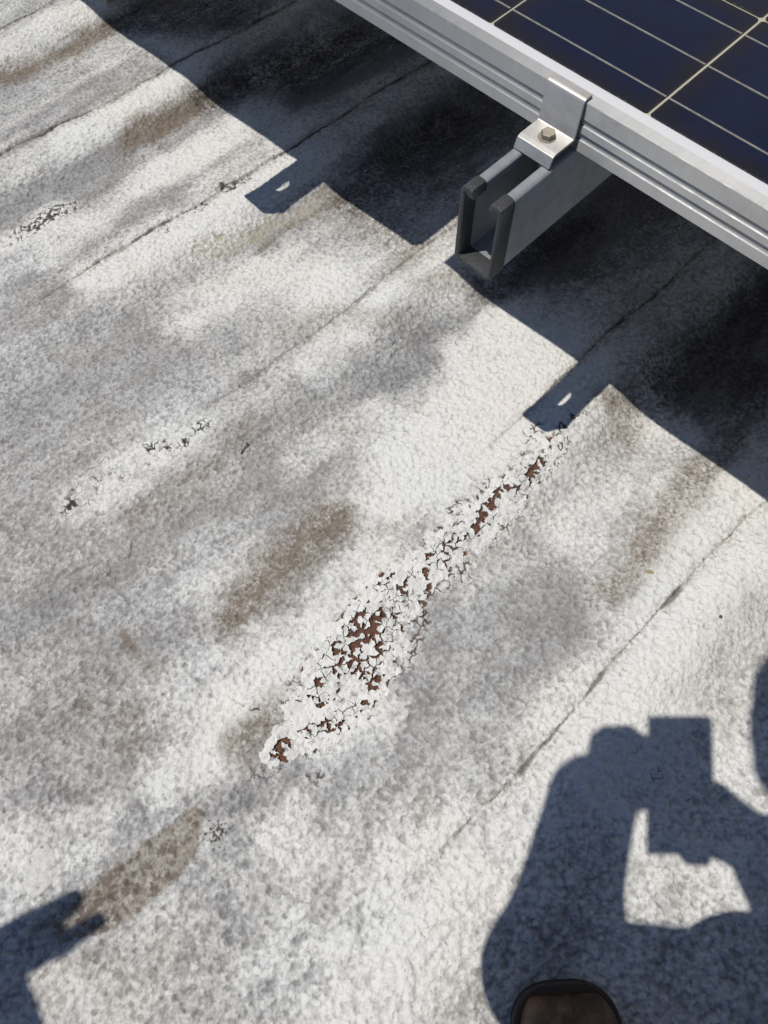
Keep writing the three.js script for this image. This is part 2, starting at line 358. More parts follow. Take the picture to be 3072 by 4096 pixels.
    // hair cracks, wide open in places
    if (F[5] > 0.02) {
      const wx = x + 0.006 * (vn(x * 260, z * 260, 91) - 0.5) + 0.005 * (vn(x * 90, z * 90, 92) - 0.5), wz = z + 0.006 * (vn(x * 260, z * 260, 93) - 0.5) + 0.005 * (vn(x * 90, z * 90, 94) - 0.5);
      worley(wx * 84, wz * 84, 95);
      const e = (wor[1] - wor[0]) * 0.0119, on = sstep(0.76, 1.0, F[5] * 0.62 + 0.75 * fbm(x * 52, z * 38, 96, 2)), w = on * (0.0008 + (0.003 + 0.004 * sstep(0.8, 1, F[5])) * pow(vn(x * 75, z * 75, 97), 2));
      const t = on * sstep(w, w * 0.4, e);
      put(D, 0.95 * t); if (w > 0.0019 && x > 0) put(R, 0.8 * sstep(w * 0.5, w * 0.2, e));
      drop = max(drop, 0.0022 * t); h -= 0.5 * t;
      put(W, 0.5 * F[5] * on * (1 - t) * sstep(0.3, 0.6, L));
    }
    // bare rusty deck
    const s = band(x + 0.008 * (vn(x * 110, z * 110, 98) - 0.5), z) + 0.006 * (vn(x * 230, z * 230, 99) - 0.5);
    if (s < 0.002) { const t = sstep(0.0012, -0.0004, s), q = 0.72 + 0.75 * (fbm(x * 260, z * 260, 100, 3) - 0.3); put([R[0] * q, R[1] * q, R[2] * q], t); drop = max(drop, 0.0034 * t); h = lerp(h, 0.4 + 0.2 * n2, t); }
    // a smooth blob of newer paint
    const ov = oval(x - 0.039, z - 0.762) + 0.12 * (vn(x * 130, z * 130, 101) - 0.5);
    if (ov < 1.05) { const t = sstep(1.0, 0.96, ov); const dots = sstep(0.8, 0.86, n) * sstep(0.5, 0.7, n2); put([0.68, 0.67, 0.635], t * 0.8); put(D, 0.7 * t * dots); h = lerp(h, 0.7, t); }
    if (ov > 0.94 && ov < 1.06) put(D, 0.25 * (1 - abs(ov - 1) / 0.06));
    // a clot of black specks
    const cl = hypot(x - 0.143, z - 0.611); if (cl < 0.016) put(D, 0.85 * sstep(0.62, 0.75, n * 0.5 + n2 * 0.4 + 0.28 * sstep(0.014, 0.002, cl)));
    const b4 = o * 4;
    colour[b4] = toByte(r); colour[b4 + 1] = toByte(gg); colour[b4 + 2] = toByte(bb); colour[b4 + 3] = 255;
    lumpMap[o] = L; dropMap[o] = drop;
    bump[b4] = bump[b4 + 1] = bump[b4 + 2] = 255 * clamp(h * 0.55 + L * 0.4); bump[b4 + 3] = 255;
  }
}
function texOf(d, srgb) {
  const t = new THREE.DataTexture(d, N, N);
  if (srgb) t.colorSpace = THREE.SRGBColorSpace;
  t.magFilter = THREE.LinearFilter; t.minFilter = THREE.LinearMipmapLinearFilter; t.generateMipmaps = true;
  t.wrapS = t.wrapT = THREE.MirroredRepeatWrapping; t.needsUpdate = true;
  return t;
}
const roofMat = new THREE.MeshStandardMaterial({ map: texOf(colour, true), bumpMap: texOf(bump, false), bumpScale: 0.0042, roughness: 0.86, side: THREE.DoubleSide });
function tap(map, x, z) { const i = clamp(floor((x - X0) / STEP), 0, N - 1), j = clamp(floor((z - Z0) / STEP), 0, N - 1); return map[j * N + i]; }
function tapSoft(map, x, z) { const s = STEP; return (tap(map, x, z) * 2 + tap(map, x + s, z) + tap(map, x - s, z) + tap(map, x, z + s) + tap(map, x, z - s)) / 6; }
const blob = (x, z) => 0.0012 * sstep(1.02, 0.9, oval(x - 0.039, z - 0.762));
function roofHeight(x, z) {
  const fade = clamp(min(x - X0, X0 + SIDE - x, z - Z0, Z0 + SIDE - z) / 0.05);
  const up = profile(x, z);
  return fade <= 0 ? up : up + fade * ((tapSoft(lumpMap, x, z) - 0.5) * relief(x, z) - tapSoft(dropMap, x, z) + blob(x, z));
}
function spread(a, b, step, far) {
  const inner = []; for (let x = a; x < b; x += step) inner.push(x); inner.push(b);
  const l = [], r = []; for (let s = step * 2, x = a - s; x > -far; s *= 1.24, x -= s) l.unshift(x); for (let s = step * 2, x = b + s; x < far; s *= 1.24, x += s) r.push(x);
  return [-far, ...l, ...inner, ...r, far];
}
{
  const xs = spread(X0 + 0.02, 0.76, 0.00215, 24), zs = spread(Z0 + 0.02, 0.96, 0.00215, 24), nx = xs.length, nz = zs.length;
  const pos = new Float32Array(nx * nz * 3), uv = new Float32Array(nx * nz * 2), idx = new Uint32Array((nx - 1) * (nz - 1) * 6);
  for (let j = 0, o = 0; j < nz; j++) for (let i = 0; i < nx; i++, o++) {
    pos[o * 3] = xs[i]; pos[o * 3 + 1] = abs(xs[i]) > 4 || abs(zs[j]) > 4 ? 0 : roofHeight(xs[i], zs[j]); pos[o * 3 + 2] = zs[j];
    uv[o * 2] = (xs[i] - X0) / SIDE; uv[o * 2 + 1] = (zs[j] - Z0) / SIDE;
  }
  for (let j = 0, o = 0; j < nz - 1; j++) for (let i = 0; i < nx - 1; i++, o += 6) { const a = j * nx + i, b = a + 1, c = a + nx, d = c + 1; idx[o] = a; idx[o + 1] = c; idx[o + 2] = b; idx[o + 3] = b; idx[o + 4] = c; idx[o + 5] = d; }
  const g = new THREE.BufferGeometry();
  g.setAttribute('position', new THREE.BufferAttribute(pos, 3)); g.setAttribute('uv', new THREE.BufferAttribute(uv, 2)); g.setIndex(new THREE.BufferAttribute(idx, 1));
  g.computeVertexNormals();
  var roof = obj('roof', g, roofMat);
  roof.userData.kind = 'structure';
}
const ground = obj('ground', new THREE.PlaneGeometry(1200, 1200).rotateX(-PI / 2).translate(0, -6, 0), std(0.16, 0.15, 0.12, 0.95));
ground.userData.kind = 'structure';

const flakeTop = (x, z) => profile(x, z) + (tapSoft(lumpMap, x, z) - 0.44) * relief(x, z) * 1.05 + 0.0007 * (0.5 - worley(x * 260, z * 260, 121)) + 0.0004;
// flakes of coating still sitting on the bare deck, one mesh each
const flakeMats = [[0.79, 0.785, 0.76], [0.73, 0.725, 0.70], [0.81, 0.805, 0.78]].map((c) => std(...c, 0.85, 0, { vertexColors: true }));
{
  const sites = [], gap = 0.0113;
  for (let j = 0, z = -0.03; z < 0.55; z += gap * 0.87, j++) for (let x = 0.04 + (j % 2) * gap / 2; x < 0.2; x += gap) sites.push([x + gap * 0.85 * (rnd() - 0.5), z + gap * 0.85 * (rnd() - 0.5)]);
  const mine = sites.filter(([x, z]) => band(x, z) < 0.0035);
  let k = 0;
  for (const [sx, sz] of mine) {
    let poly = [[sx - 0.02, sz - 0.02], [sx + 0.02, sz - 0.02], [sx + 0.02, sz + 0.02], [sx - 0.02, sz + 0.02]];
    for (const [ox, oz] of sites) {
      const dx = ox - sx, dz = oz - sz, dd = dx * dx + dz * dz; if (dd < 1e-12 || dd > 0.0016) continue;
      const out = [], side = (p) => (p[0] - (sx + ox) / 2) * dx + (p[1] - (sz + oz) / 2) * dz;
      for (let q = 0; q < poly.length; q++) { const a = poly[q], b = poly[(q + 1) % poly.length], fa = side(a), fb = side(b); if (fa <= 0) out.push(a); if (fa * fb < 0) { const t = fa / (fa - fb); out.push([lerp(a[0], b[0], t), lerp(a[1], b[1], t)]); } }
      poly = out;
    }
    const rim = [];
    for (let q = 0; q < poly.length; q++) { const a = poly[q], b = poly[(q + 1) % poly.length], n = max(1, Math.round(hypot(b[0] - a[0], b[1] - a[1]) / 0.0009)); for (let t = 0; t < n; t++) rim.push([lerp(a[0], b[0], t / n), lerp(a[1], b[1], t / n)]); }
    const pts = rim.map(([x, z]) => {
      const wx = x + 0.003 * (vn(x * 520, z * 520, 111) - 0.5) + 0.0044 * (vn(x * 210, z * 210, 112) - 0.5), wz = z + 0.003 * (vn(x * 520, z * 520, 113) - 0.5) + 0.0044 * (vn(x * 210, z * 210, 114) - 0.5);
      const inner = sstep(0.002, -0.014, band(x, z)), rip = abs(fbm(x * 34, z * 26, 115, 3) - 0.5);
      const open = inner * (0.0007 * sstep(0.36, 0.6, vn(x * 66, z * 58, 122)) + 0.0038 * sstep(0.05, 0.012, rip) * sstep(0.32, 0.66, vn(x * 48, z * 40, 117)) + 0.0044 * sstep(0.008, 0.002, abs(mid(x, z) + 0.026 * (vn(z * 30, 3, 119) - 0.5))) * sstep(0.42, 0.75, vn(z * 44, 7, 120)) + 0.0028 * sstep(0.68, 0.92, vn(x * 85, z * 75, 118)) * sstep(-0.006, -0.02, band(x, z))) + 0.0016 * pow(vn(x * 300, z * 300, 116), 5) - 0.00025;
      const dx = sx - wx, dz = sz - wz, d = hypot(dx, dz) || 1e-6, m = min(open, d * 0.7);
      return [wx + dx / d * m, wz + dz / d * m, sstep(0.0002, 0.0011, open)];
    });
    const n = pts.length; if (n < 6) continue;
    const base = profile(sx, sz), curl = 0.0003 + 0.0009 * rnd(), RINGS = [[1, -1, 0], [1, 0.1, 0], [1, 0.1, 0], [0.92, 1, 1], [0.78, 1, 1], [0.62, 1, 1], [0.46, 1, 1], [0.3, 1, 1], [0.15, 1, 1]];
    const P = [], C = [], I = [];
    for (const [f, top, white] of RINGS) for (const [px, pz, gape] of pts) {
      const x = sx + (px - sx) * f, z = sz + (pz - sz) * f, L = tap(lumpMap, x, z);
      P.push(x, top < 0 ? base - 0.0042 : flakeTop(x, z) + curl * gape * f * f - (top < 0.5 ? 0.0008 * gape : 0), z);
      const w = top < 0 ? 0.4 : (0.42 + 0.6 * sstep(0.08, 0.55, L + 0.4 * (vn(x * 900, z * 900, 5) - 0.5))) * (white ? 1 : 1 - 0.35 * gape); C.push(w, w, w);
    }
    P.push(sx, flakeTop(sx, sz), sz); C.push(0.98, 0.98, 0.98);
    const last = RINGS.length * n;
    for (let r = 0; r < RINGS.length - 1; r++) if (r !== 1) for (let q = 0; q < n; q++) { const a = r * n + q, b = r * n + (q + 1) % n; I.push(a, a + n, b, b, a + n, b + n); }
    for (let q = 0; q < n; q++) I.push(last - n + q, last, last - n + (q + 1) % n);
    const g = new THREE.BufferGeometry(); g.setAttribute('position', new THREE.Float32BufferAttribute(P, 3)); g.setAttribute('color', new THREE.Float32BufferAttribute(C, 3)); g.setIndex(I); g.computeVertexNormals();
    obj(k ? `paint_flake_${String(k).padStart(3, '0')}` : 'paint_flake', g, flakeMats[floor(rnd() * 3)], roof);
    k++;
  }
  console.log('flakes', k);
}

// ---------------------------------------------------------------- metal, glass, rubber
const grain = (i, j) => 0.5 + 0.35 * (vn(i / 3, j / 3, 201) - 0.5) + 0.3 * (fbm(i / 20, j / 20, 202) - 0.5);
const aluTex = dataTex(256, 256, (i, j) => { const v = 0.46 + 0.03 * (vn(i / 2, j / 60, 211) - 0.5) + 0.08 * (fbm(i / 26, j / 26, 212) - 0.5); return [v, v * 1.005, v * 1.0]; });
const zincTex = dataTex(256, 256, (i, j) => { const v = 0.36 + 0.14 * (fbm(i / 30, j / 30, 221) - 0.5) + 0.04 * (vn(i / 3, j / 3, 222) - 0.5); return [v * 0.95, v, v * 1.06]; });
const steelTex = dataTex(256, 256, (i, j) => { const v = 0.55 + 0.06 * (vn(i / 1.3, j / 90, 231) - 0.5) + 0.1 * (fbm(i / 44, j / 44, 232) - 0.5), s = 0.7 * sstep(0.5, 0.72, fbm(i / 60, j / 60, 233)); return [v * lerp(1, 0.9, s), v * lerp(0.97, 0.82, s), v * lerp(0.93, 0.72, s)]; });
const roughTex = dataTex(256, 256, (i, j) => clamp(0.8 + 0.25 * (fbm(i / 18, j / 18, 241) - 0.5) + 0.1 * (vn(i / 2, j / 2, 242) - 0.5)), false);
const pimple = dataTex(512, 512, (i, j) => { worley(i / 15, j / 15, 251); return 0.4 + 0.55 * sstep(0.42, 0.1, wor[0]) * (0.4 + 0.6 * wor[2]) + 0.1 * vn(i / 3, j / 3, 252); }, false);
const scaled = (t, s) => { const c = t.clone(); c.repeat.set(s, s); c.needsUpdate = true; return c; };
const alu = new THREE.MeshPhysicalMaterial({ map: scaled(aluTex, 6), roughness: 0.78, roughnessMap: scaled(roughTex, 7), metalness: 0.8, anisotropy: 0.8, anisotropyRotation: PI / 2, side: THREE.DoubleSide });   // extruded: drawn along its length
const zinc = new THREE.MeshStandardMaterial({ map: scaled(zincTex, 12), roughness: 0.72, roughnessMap: scaled(roughTex, 11), metalness: 0.3, side: THREE.DoubleSide });
const steel = new THREE.MeshStandardMaterial({ map: scaled(steelTex, 18), roughness: 0.62, roughnessMap: scaled(roughTex, 14), metalness: 0.75, side: THREE.DoubleSide });
const boltMat = std(0.36, 0.33, 0.28, 0.45, 0.85);
const rubber = std(0.06, 0.062, 0.066, 0.62, 0, { bumpMap: scaled(pimple, 15), bumpScale: 0.0011 });
const stain = std(0.36, 0.31, 0.24, 0.7, 0.3);

// a bent strip: the middle line rounded at its corners, thickened; 2D points
function strip(points, radius, thick, arc = 5) {
  const v = points.map((p) => new THREE.Vector2(...p)), mid = [v[0]];
  for (let i = 1; i < v.length - 1; i++) {
    const a = v[i - 1].clone().sub(v[i]), b = v[i + 1].clone().sub(v[i]), la = a.length(), lb = b.length(); a.divideScalar(la); b.divideScalar(lb);
    const rr = min(radius, la * 0.45, lb * 0.45), p0 = v[i].clone().addScaledVector(a, rr), p1 = v[i].clone().addScaledVector(b, rr);
    for (let k = 0; k <= arc; k++) { const t = k / arc; mid.push(new THREE.Vector2((1 - t) * (1 - t) * p0.x + 2 * t * (1 - t) * v[i].x + t * t * p1.x, (1 - t) * (1 - t) * p0.y + 2 * t * (1 - t) * v[i].y + t * t * p1.y)); }
  }
  mid.push(v[v.length - 1]);
  const L = [], Rr = [];
  mid.forEach((p, i) => { const d = (mid[i + 1] ?? p).clone().sub(mid[i - 1] ?? p).normalize(), n = new THREE.Vector2(-d.y, d.x); L.push(p.clone().addScaledVector(n, thick / 2)); Rr.unshift(p.clone().addScaledVector(n, -thick / 2)); });
  return new THREE.Shape([...L, ...Rr]);
}
const pull = (shape, depth, bevel = 0, seg = 2) => new THREE.ExtrudeGeometry(shape, { depth: depth - 2 * bevel, bevelEnabled: bevel > 0, bevelSize: bevel, bevelThickness: bevel, bevelOffset: -bevel, bevelSegments: seg, curveSegments: 8 }).translate(0, 0, bevel);
const crease = (g, a = 0.6) => toCreasedNormals(g.index ? g.toNonIndexed() : g, a);

// ---------------------------------------------------------------- solar panels
const HP = 0.44137, HF = 0.0416, FW = 0.0114, PX = 1.655, PZ = 0.999, ROW0 = 0.023, CELL = 0.156, CP = 0.1585;
const cellTex = [0, 1].map((v) => dataTex(512, 512, (i, j) => {
  const x = i / 512, y = j / 512, e = min(x, 1 - x, y, 1 - y);
  worley(x * 9 + 0.6 * fbm(x * 14, y * 14, 301 + v), y * 9, 302 + v);
  const q = wor[2], edge = sstep(0.15, 0.0, e + 0.08 * (fbm(x * 7, y * 7, 303 + v) - 0.5)) * 0.85, n = vn(i / 2, j / 2, 304);
  let c = [0.0015 + 0.001 * q, 0.0062 + 0.003 * q, 0.029 + 0.010 * q];
  c = [lerp(c[0], 0.011, edge), lerp(c[1], 0.0095, edge), lerp(c[2], 0.015, edge)];
  const finger = (i % 8) === 0 ? 0.016 * (0.4 + 0.8 * sstep(0.1, 0.0, e)) : 0, rim = e < 0.006 && hash(floor(i / 3), floor(j / 3), 305) > 0.6 ? 0.06 : 0;
  return c.map((k) => k * (0.9 + 0.2 * n) + finger + rim);
}));
const cellMats = cellTex.map((t) => { t.wrapS = t.wrapT = THREE.ClampToEdgeWrapping; return new THREE.MeshPhysicalMaterial({ map: t, roughness: 0.7, specularIntensity: 0.2 }); });
const ribbonTex = dataTex(256, 16, (i, j) => { const v = 0.36 + 0.3 * (vn(i / 5, j / 3, 311) - 0.5) + 0.25 * (vn(i / 1.5, j, 312) - 0.5); return [v * 1.02, v * 0.97, v * 0.88]; });
const ribbon = new THREE.MeshStandardMaterial({ map: ribbonTex, roughness: 0.5, metalness: 0.35 });
const backTex = dataTex(256, 256, (i, j) => { const n = fbm(i / 30, j / 30, 321); const v = 0.58 + 0.06 * (n - 0.5); return [v * 1.02, v * 0.94, v * 0.72]; });
const backMat = new THREE.MeshStandardMaterial({ map: scaled(backTex, 4), roughness: 0.7, side: THREE.DoubleSide });
const marginMat = std(0.80, 0.80, 0.82, 0.6);
const glassMat = new THREE.MeshPhysicalMaterial({ color: 0xffffff, transmission: 1, thickness: 0, roughness: 0.06, ior: 1.25, side: THREE.DoubleSide });
// the rail section, outward is -x here and turned later: top lip, stepped outer face with two recessed bands, bottom flange
function railShape() {
  const t = 0.0011, h = HF, s = new THREE.Shape();
  const y = (f) => h * (1 - f);
  const out = [[0.0004, h], [0, h - 0.0004], [0, y(0.328)], [t, y(0.338)], [t, y(0.452)], [0.0001, y(0.472)], [0, y(0.612)], [t, y(0.624)], [t, y(0.742)], [0.0001, y(0.764)], [0, 0.0006], [0.0006, 0], [0.028, 0], [0.028, 0.0016], [0.0026, 0.0016], [0.0026, h - 0.0075], [FW, h - 0.0075], [FW, h - 0.0006], [FW - 0.0006, h]];
  out.forEach((p, i) => (i ? s.lineTo(...p) : s.moveTo(...p)));
  return s;
}
function rail(len) {                                            // mitred at both ends, along +x, outer face at z = 0 looking to +z, inside towards -z
  const g = new THREE.ExtrudeGeometry(railShape(), { depth: len, bevelEnabled: false, steps: 1 });
  const p = g.attributes.position, q = p.clone();
  for (let i = 0; i < p.count; i++) { const d = p.getX(i), y = p.getY(i), l = p.getZ(i), m = min(d, 0.03); q.setXYZ(i, l < len / 2 ? l + m : l - m, y, -d); }
  g.setAttribute('position', q);
  const uv = g.attributes.uv; for (let i = 0; i < q.count; i++) uv.setXY(i, q.getX(i), q.getY(i) - q.getZ(i));
  const idx = g.index ? g.index : null; const flat = idx ? g.toNonIndexed() : g;
  flat.computeVertexNormals();
  return flat;
}
function roundedRect(w, h, r) { const s = new THREE.Shape(); s.moveTo(r, 0); s.lineTo(w - r, 0); s.lineTo(w, r); s.lineTo(w, h - r); s.lineTo(w - r, h); s.lineTo(r, h); s.lineTo(0, h - r); s.lineTo(0, r); s.closePath(); return s; }
function makePanel(label) {
  const t = thing('solar_panel', label, 'solar panel', [-0.2865, HP - HF, 0], 0);
  const long = rail(PX), short = rail(PZ);
  obj('frame_rail', long, alu, t);
  const back = obj('frame_rail', long, alu, t); back.rotation.y = PI; back.position.set(PX, 0, -PZ);
  const l = obj('frame_rail', short, alu, t); l.rotation.y = -PI / 2; l.position.set(0, 0, -PZ);
  const r = obj('frame_rail', short, alu, t); r.rotation.y = PI / 2; r.position.set(PX, 0, 0);
  const top = HF - 0.0011, in0 = 0.003;
  const sheet = (w, d, x, z, y, m, name) => { const g = new THREE.BoxGeometry(w, 0.0006, d); const u = g.attributes.uv; for (let i = 0; i < u.count; i++) u.setXY(i, g.attributes.position.getX(i) + x, g.attributes.position.getZ(i) + z); const o = obj(name, g, m, t); o.position.set(x, y, z); return o; };
  sheet(PX - 2 * in0, PZ - 2 * in0, PX / 2, -PZ / 2, HF - 0.0026, backMat, 'backsheet');
  const x0 = 0.03, rowsZ = 6 * CP - 0.0025, colsX = 10 * CP - 0.0025;
  const edge = (x, z, w, d) => { const g = new THREE.BoxGeometry(w, 0.0005, d).translate(x + w / 2, HF - 0.0020, z - d / 2); return g; };
  obj('backsheet_margin', [edge(in0, -in0, PX - 2 * in0, ROW0 - in0), edge(in0, -(ROW0 + rowsZ), PX - 2 * in0, PZ - in0 - ROW0 - rowsZ), edge(in0, -ROW0, x0 - in0, rowsZ), edge(x0 + colsX, -ROW0, PX - in0 - x0 - colsX, rowsZ)], marginMat, t);
  const cg = new THREE.ExtrudeGeometry(roundedRect(CELL, CELL, 0.0022), { depth: 0.0003, bevelEnabled: false }).rotateX(-PI / 2);
  const cu = cg.attributes.uv; for (let i = 0; i < cu.count; i++) cu.setXY(i, cg.attributes.position.getX(i) / CELL, -cg.attributes.position.getZ(i) / CELL);
  const bg = new THREE.BoxGeometry(CELL - 0.0005, 0.00025, 0.0019);
  for (let a = 0; a < 10; a++) for (let b = 0; b < 6; b++) {
    const c = obj('solar_cell', cg, cellMats[(a * 7 + b * 3) % 2], t);
    c.position.set(x0 + a * CP, HF - 0.0016, -ROW0 - b * CP);
    for (const z of [0.026, 0.078, 0.13]) obj('busbar', bg, ribbon, c).position.set(CELL / 2, 0.00046, -z);
  }
  sheet(PX - 2 * in0, PZ - 2 * in0, PX / 2, -PZ / 2, HF - 0.0005, glassMat, 'glass_pane');
  return t;
}
const panel = makePanel('solar panel with dark blue cells held by the steel clamp at upper right');
const panel2 = panel.clone(); panel2.name = numbered('solar_panel'); scene.add(panel2);
panel2.position.set(-0.344 - PX, HP - HF - 0.004, 0.005);
panel2.userData.label = 'solar panel beyond the top edge, casting the shadow at upper left';

// ---------------------------------------------------------------- slotted strut channel with a rubber end cap
const SW = 0.0413, SH = 0.0775, ST = 0.0027, ZE = 0.0925, SL = 1.12, SY = HP - HF;   // top of the strut = underside of the frame
const half = SW / 2 - ST / 2;
const cLine = (o, lip, curl) => [[-half - o + lip, -curl], [-half - o + lip, -ST / 2 + o], [-half - o, -ST / 2 + o], [-half - o, -SH + ST / 2 - o], [half + o, -SH + ST / 2 - o], [half + o, -ST / 2 + o], [half + o - lip, -ST / 2 + o], [half + o - lip, -curl]];
function slotted(g) {
  const ev = new Evaluator(); ev.useGroups = false; ev.attributes = ['position', 'normal', 'uv'];
  const slot = new THREE.Shape(); const r = 0.0104, l = 0.0048; slot.absarc(0, l, r, 0, PI, false); slot.absarc(0, -l, r, PI, 2 * PI, false); slot.closePath();
  const cutters = []; for (let k = 0; k < 21; k++) cutters.push(new THREE.ExtrudeGeometry(slot, { depth: 0.02, bevelEnabled: false, curveSegments: 10 }).rotateX(PI / 2).translate(0, -SH + 0.012, 0.0365 - k * 0.0508));
  const a = new Brush(g), b = new Brush(join(cutters)); a.updateMatrixWorld(); b.updateMatrixWorld();
  return ev.evaluate(a, b, SUBTRACTION).geometry;
}
const channelGeo = crease(slotted(pull(strip(cLine(0, 0.0084, 0.0072), 0.0052, ST), SL).translate(0, 0, ZE - SL)), 0.5);
{ const u = channelGeo.attributes.uv, p = channelGeo.attributes.position; for (let i = 0; i < u.count; i++) u.setXY(i, p.getZ(i), p.getY(i) + p.getX(i)); }
const capGeo = pull(strip(cLine(0.0004, 0.0092, 0.0068), 0.006, 0.0047, 7), 0.0185, 0.0022, 4).translate(0, 0, ZE - 0.0165);
{ const c = mergeVertices(capGeo.clone().deleteAttribute('uv').deleteAttribute('normal'), 1e-5); }
function makeStrut(x, label) {
  const t = thing('strut_channel', label, 'metal strut', [x, SY, 0], 0, undefined);
  obj('channel', channelGeo, zinc, t);
  const cap = obj('end_cap', crease(capGeo, 0.9), rubber, t); cap.userData.label = 'dark pimpled rubber cap on the strut end';
  const post = obj('post', [new RoundedBoxGeometry(0.04, 0.33, 0.04, 2, 0.003).translate(0, -SH - 0.165, -0.78), new RoundedBoxGeometry(0.1, 0.008, 0.1, 2, 0.002).translate(0, -SH - 0.322, -0.78)], zinc, t);
  return t;
}
makeStrut(0, 'galvanized steel strut channel with open slot and dark end cap under the clamp');
const strut2 = makeStrut(-0.567, 'strut channel at the top edge with only its lower corner in view');

// the clamp that holds the frame down on the strut
function makeClamp(x, label) {
  const t = thing('end_clamp', label, 'clamp', [x, SY, 0]);
  const th = 0.0026, w = 0.0372;
  const line = [[0.0318, 0.0008], [0.0293, 0.0098], [0.0028, 0.0099], [0.0020, 0.0434], [-0.0066, 0.0432]];
  const g = pull(strip(line, 0.0034, th, 6), w, 0.0003, 1);
  const p = g.attributes.position; for (let i = 0; i < p.count; i++) { const z = p.getX(i), y = p.getY(i), k = p.getZ(i); p.setXYZ(i, w / 2 - k, y, z); }
  const u = g.attributes.uv; for (let i = 0; i < p.count; i++) u.setXY(i, p.getX(i), p.getY(i) - p.getZ(i));
  obj('clamp_plate', crease(g, 0.7), steel, t);
  const hex = new THREE.Shape(); for (let k = 0; k < 6; k++) { const a = k * PI / 3 + 0.3, r = 0.0062; if (k) hex.lineTo(r * cos(a), r * sin(a)); else hex.moveTo(r * cos(a), r * sin(a)); }
  const b = obj('bolt', [pull(hex, 0.0046, 0.0006, 2).rotateX(-PI / 2), new THREE.CylinderGeometry(0.0029, 0.0029, 0.03, 16).translate(0, -0.014, 0)], boltMat, t);
  b.position.set(0.0008, 0.0113, 0.0158);
  const wsh = obj('washer', new THREE.CylinderGeometry(0.0073, 0.0076, 0.0005, 32), stain, t); wsh.position.set(0.0004, 0.0114, 0.0162);
  return t;
}
makeClamp(-0.0003, 'bent stainless steel end clamp with hex bolt holding the panel frame on the strut');
makeClamp(-0.567, 'second end clamp beyond the top edge on the further strut');

// ---------------------------------------------------------------- litter on the coating
{
  const c = new THREE.CatmullRomCurve3([[0.0005, 0, 0], [-0.001, 0.0012, -0.006], [-0.0022, 0.0018, -0.012], [-0.0034, 0.0016, -0.0155], [-0.0062, 0.001, -0.0165]].map((q) => new THREE.Vector3(...q)), false, 'catmullrom', 0.2);
  const t = obj('twig', new THREE.TubeGeometry(c, 20, 0.0007, 6), std(0.035, 0.028, 0.022, 0.9));
  t.position.set(-0.185, roofHeight(-0.187, 0.288) + 0.001, 0.295); tag(t, 'thin dark bent twig lying on the grey coating at left', 'twig');
  const s = new THREE.Shape([[-0.005, -0.001], [-0.001, 0.0028], [0.004, 0.0016], [0.0056, -0.0012], [0.001, -0.0022]].map((q) => new THREE.Vector2(...q)));
  const leaf = obj('leaf_chip', pull(s, 0.0008, 0.0002, 1).rotateX(-PI / 2), std(0.4, 0.31, 0.17, 0.85)); leaf.rotation.y = 0.7;
  leaf.position.set(0.295, roofHeight(0.295, 0.055) + 0.0008, 0.055); tag(leaf, 'small tan chip of dry leaf on the white coating at right', 'leaf');
  const st = obj('pebble', new THREE.IcosahedronGeometry(0.0022, 1).scale(1, 0.7, 0.9), std(0.09, 0.09, 0.08, 0.9));
  st.position.set(0.387, roofHeight(0.387, 0.044) + 0.001, 0.044); tag(st, 'tiny dark grey pebble on the smooth white strip at right', 'pebble');
}

// ---------------------------------------------------------------- people: each body one skin over a skeleton of tapered bones
const vec = (p) => new THREE.Vector3(...p);
function capsules(bones, k) {                                   // [a, ra, b, rb]
  const B = bones.map(([a, ra, b, rb]) => ({ a, ra, rb, d: [b[0] - a[0], b[1] - a[1], b[2] - a[2]] })).map((b) => ({ ...b, l: b.d[0] ** 2 + b.d[1] ** 2 + b.d[2] ** 2 + 1e-9 }));
  return (x, y, z) => {
    let s = 0, m = 1e9; const ds = [];
    for (const b of B) { const px = x - b.a[0], py = y - b.a[1], pz = z - b.a[2], t = clamp((px * b.d[0] + py * b.d[1] + pz * b.d[2]) / b.l), d = hypot(px - b.d[0] * t, py - b.d[1] * t, pz - b.d[2] * t) - lerp(b.ra, b.rb, t); ds.push(d); if (d < m) m = d; }
    if (m > 4 * k) return m;
    for (const d of ds) s += exp(-(d - m) / k);
    return m - k * Math.log(s);
  };
}
function skin(bones, cell, k, extra) {
  const lo = [9, 9, 9], hi = [-9, -9, -9];
  for (const [a, ra, b, rb] of bones) for (let i = 0; i < 3; i++) { lo[i] = min(lo[i], a[i] - ra, b[i] - rb); hi[i] = max(hi[i], a[i] + ra, b[i] + rb); }
  const pad = cell * 3 + k, size = max(...hi.map((h, i) => h - lo[i])) / 2 + pad, c = hi.map((h, i) => (h + lo[i]) / 2), n = Math.ceil(2 * size / cell) + 2;
  const mc = new MarchingCubes(n, new THREE.MeshStandardMaterial(), false, false, 400000);
  mc.isolation = 0;
  const f = capsules(bones, k);
  for (let q = 0, o = 0; q < n; q++) for (let j = 0; j < n; j++) for (let i = 0; i < n; i++, o++) {
    const x = c[0] + ((i - n / 2) / (n / 2)) * size, y = c[1] + ((j - n / 2) / (n / 2)) * size, z = c[2] + ((q - n / 2) / (n / 2)) * size;
    mc.field[o] = -(f(x, y, z) + (extra ? extra(x, y, z) : 0));
  }
  mc.update();
  const p = new Float32Array(mc.count * 3);
  for (let i = 0; i < mc.count; i++) for (let a = 0; a < 3; a++) p[i * 3 + a] = c[a] + mc.positionArray[i * 3 + a] * size;
  let g = new THREE.BufferGeometry(); g.setAttribute('position', new THREE.BufferAttribute(p, 3));
  g = mergeVertices(g, 1e-5); g.computeVertexNormals();
  return g;
}
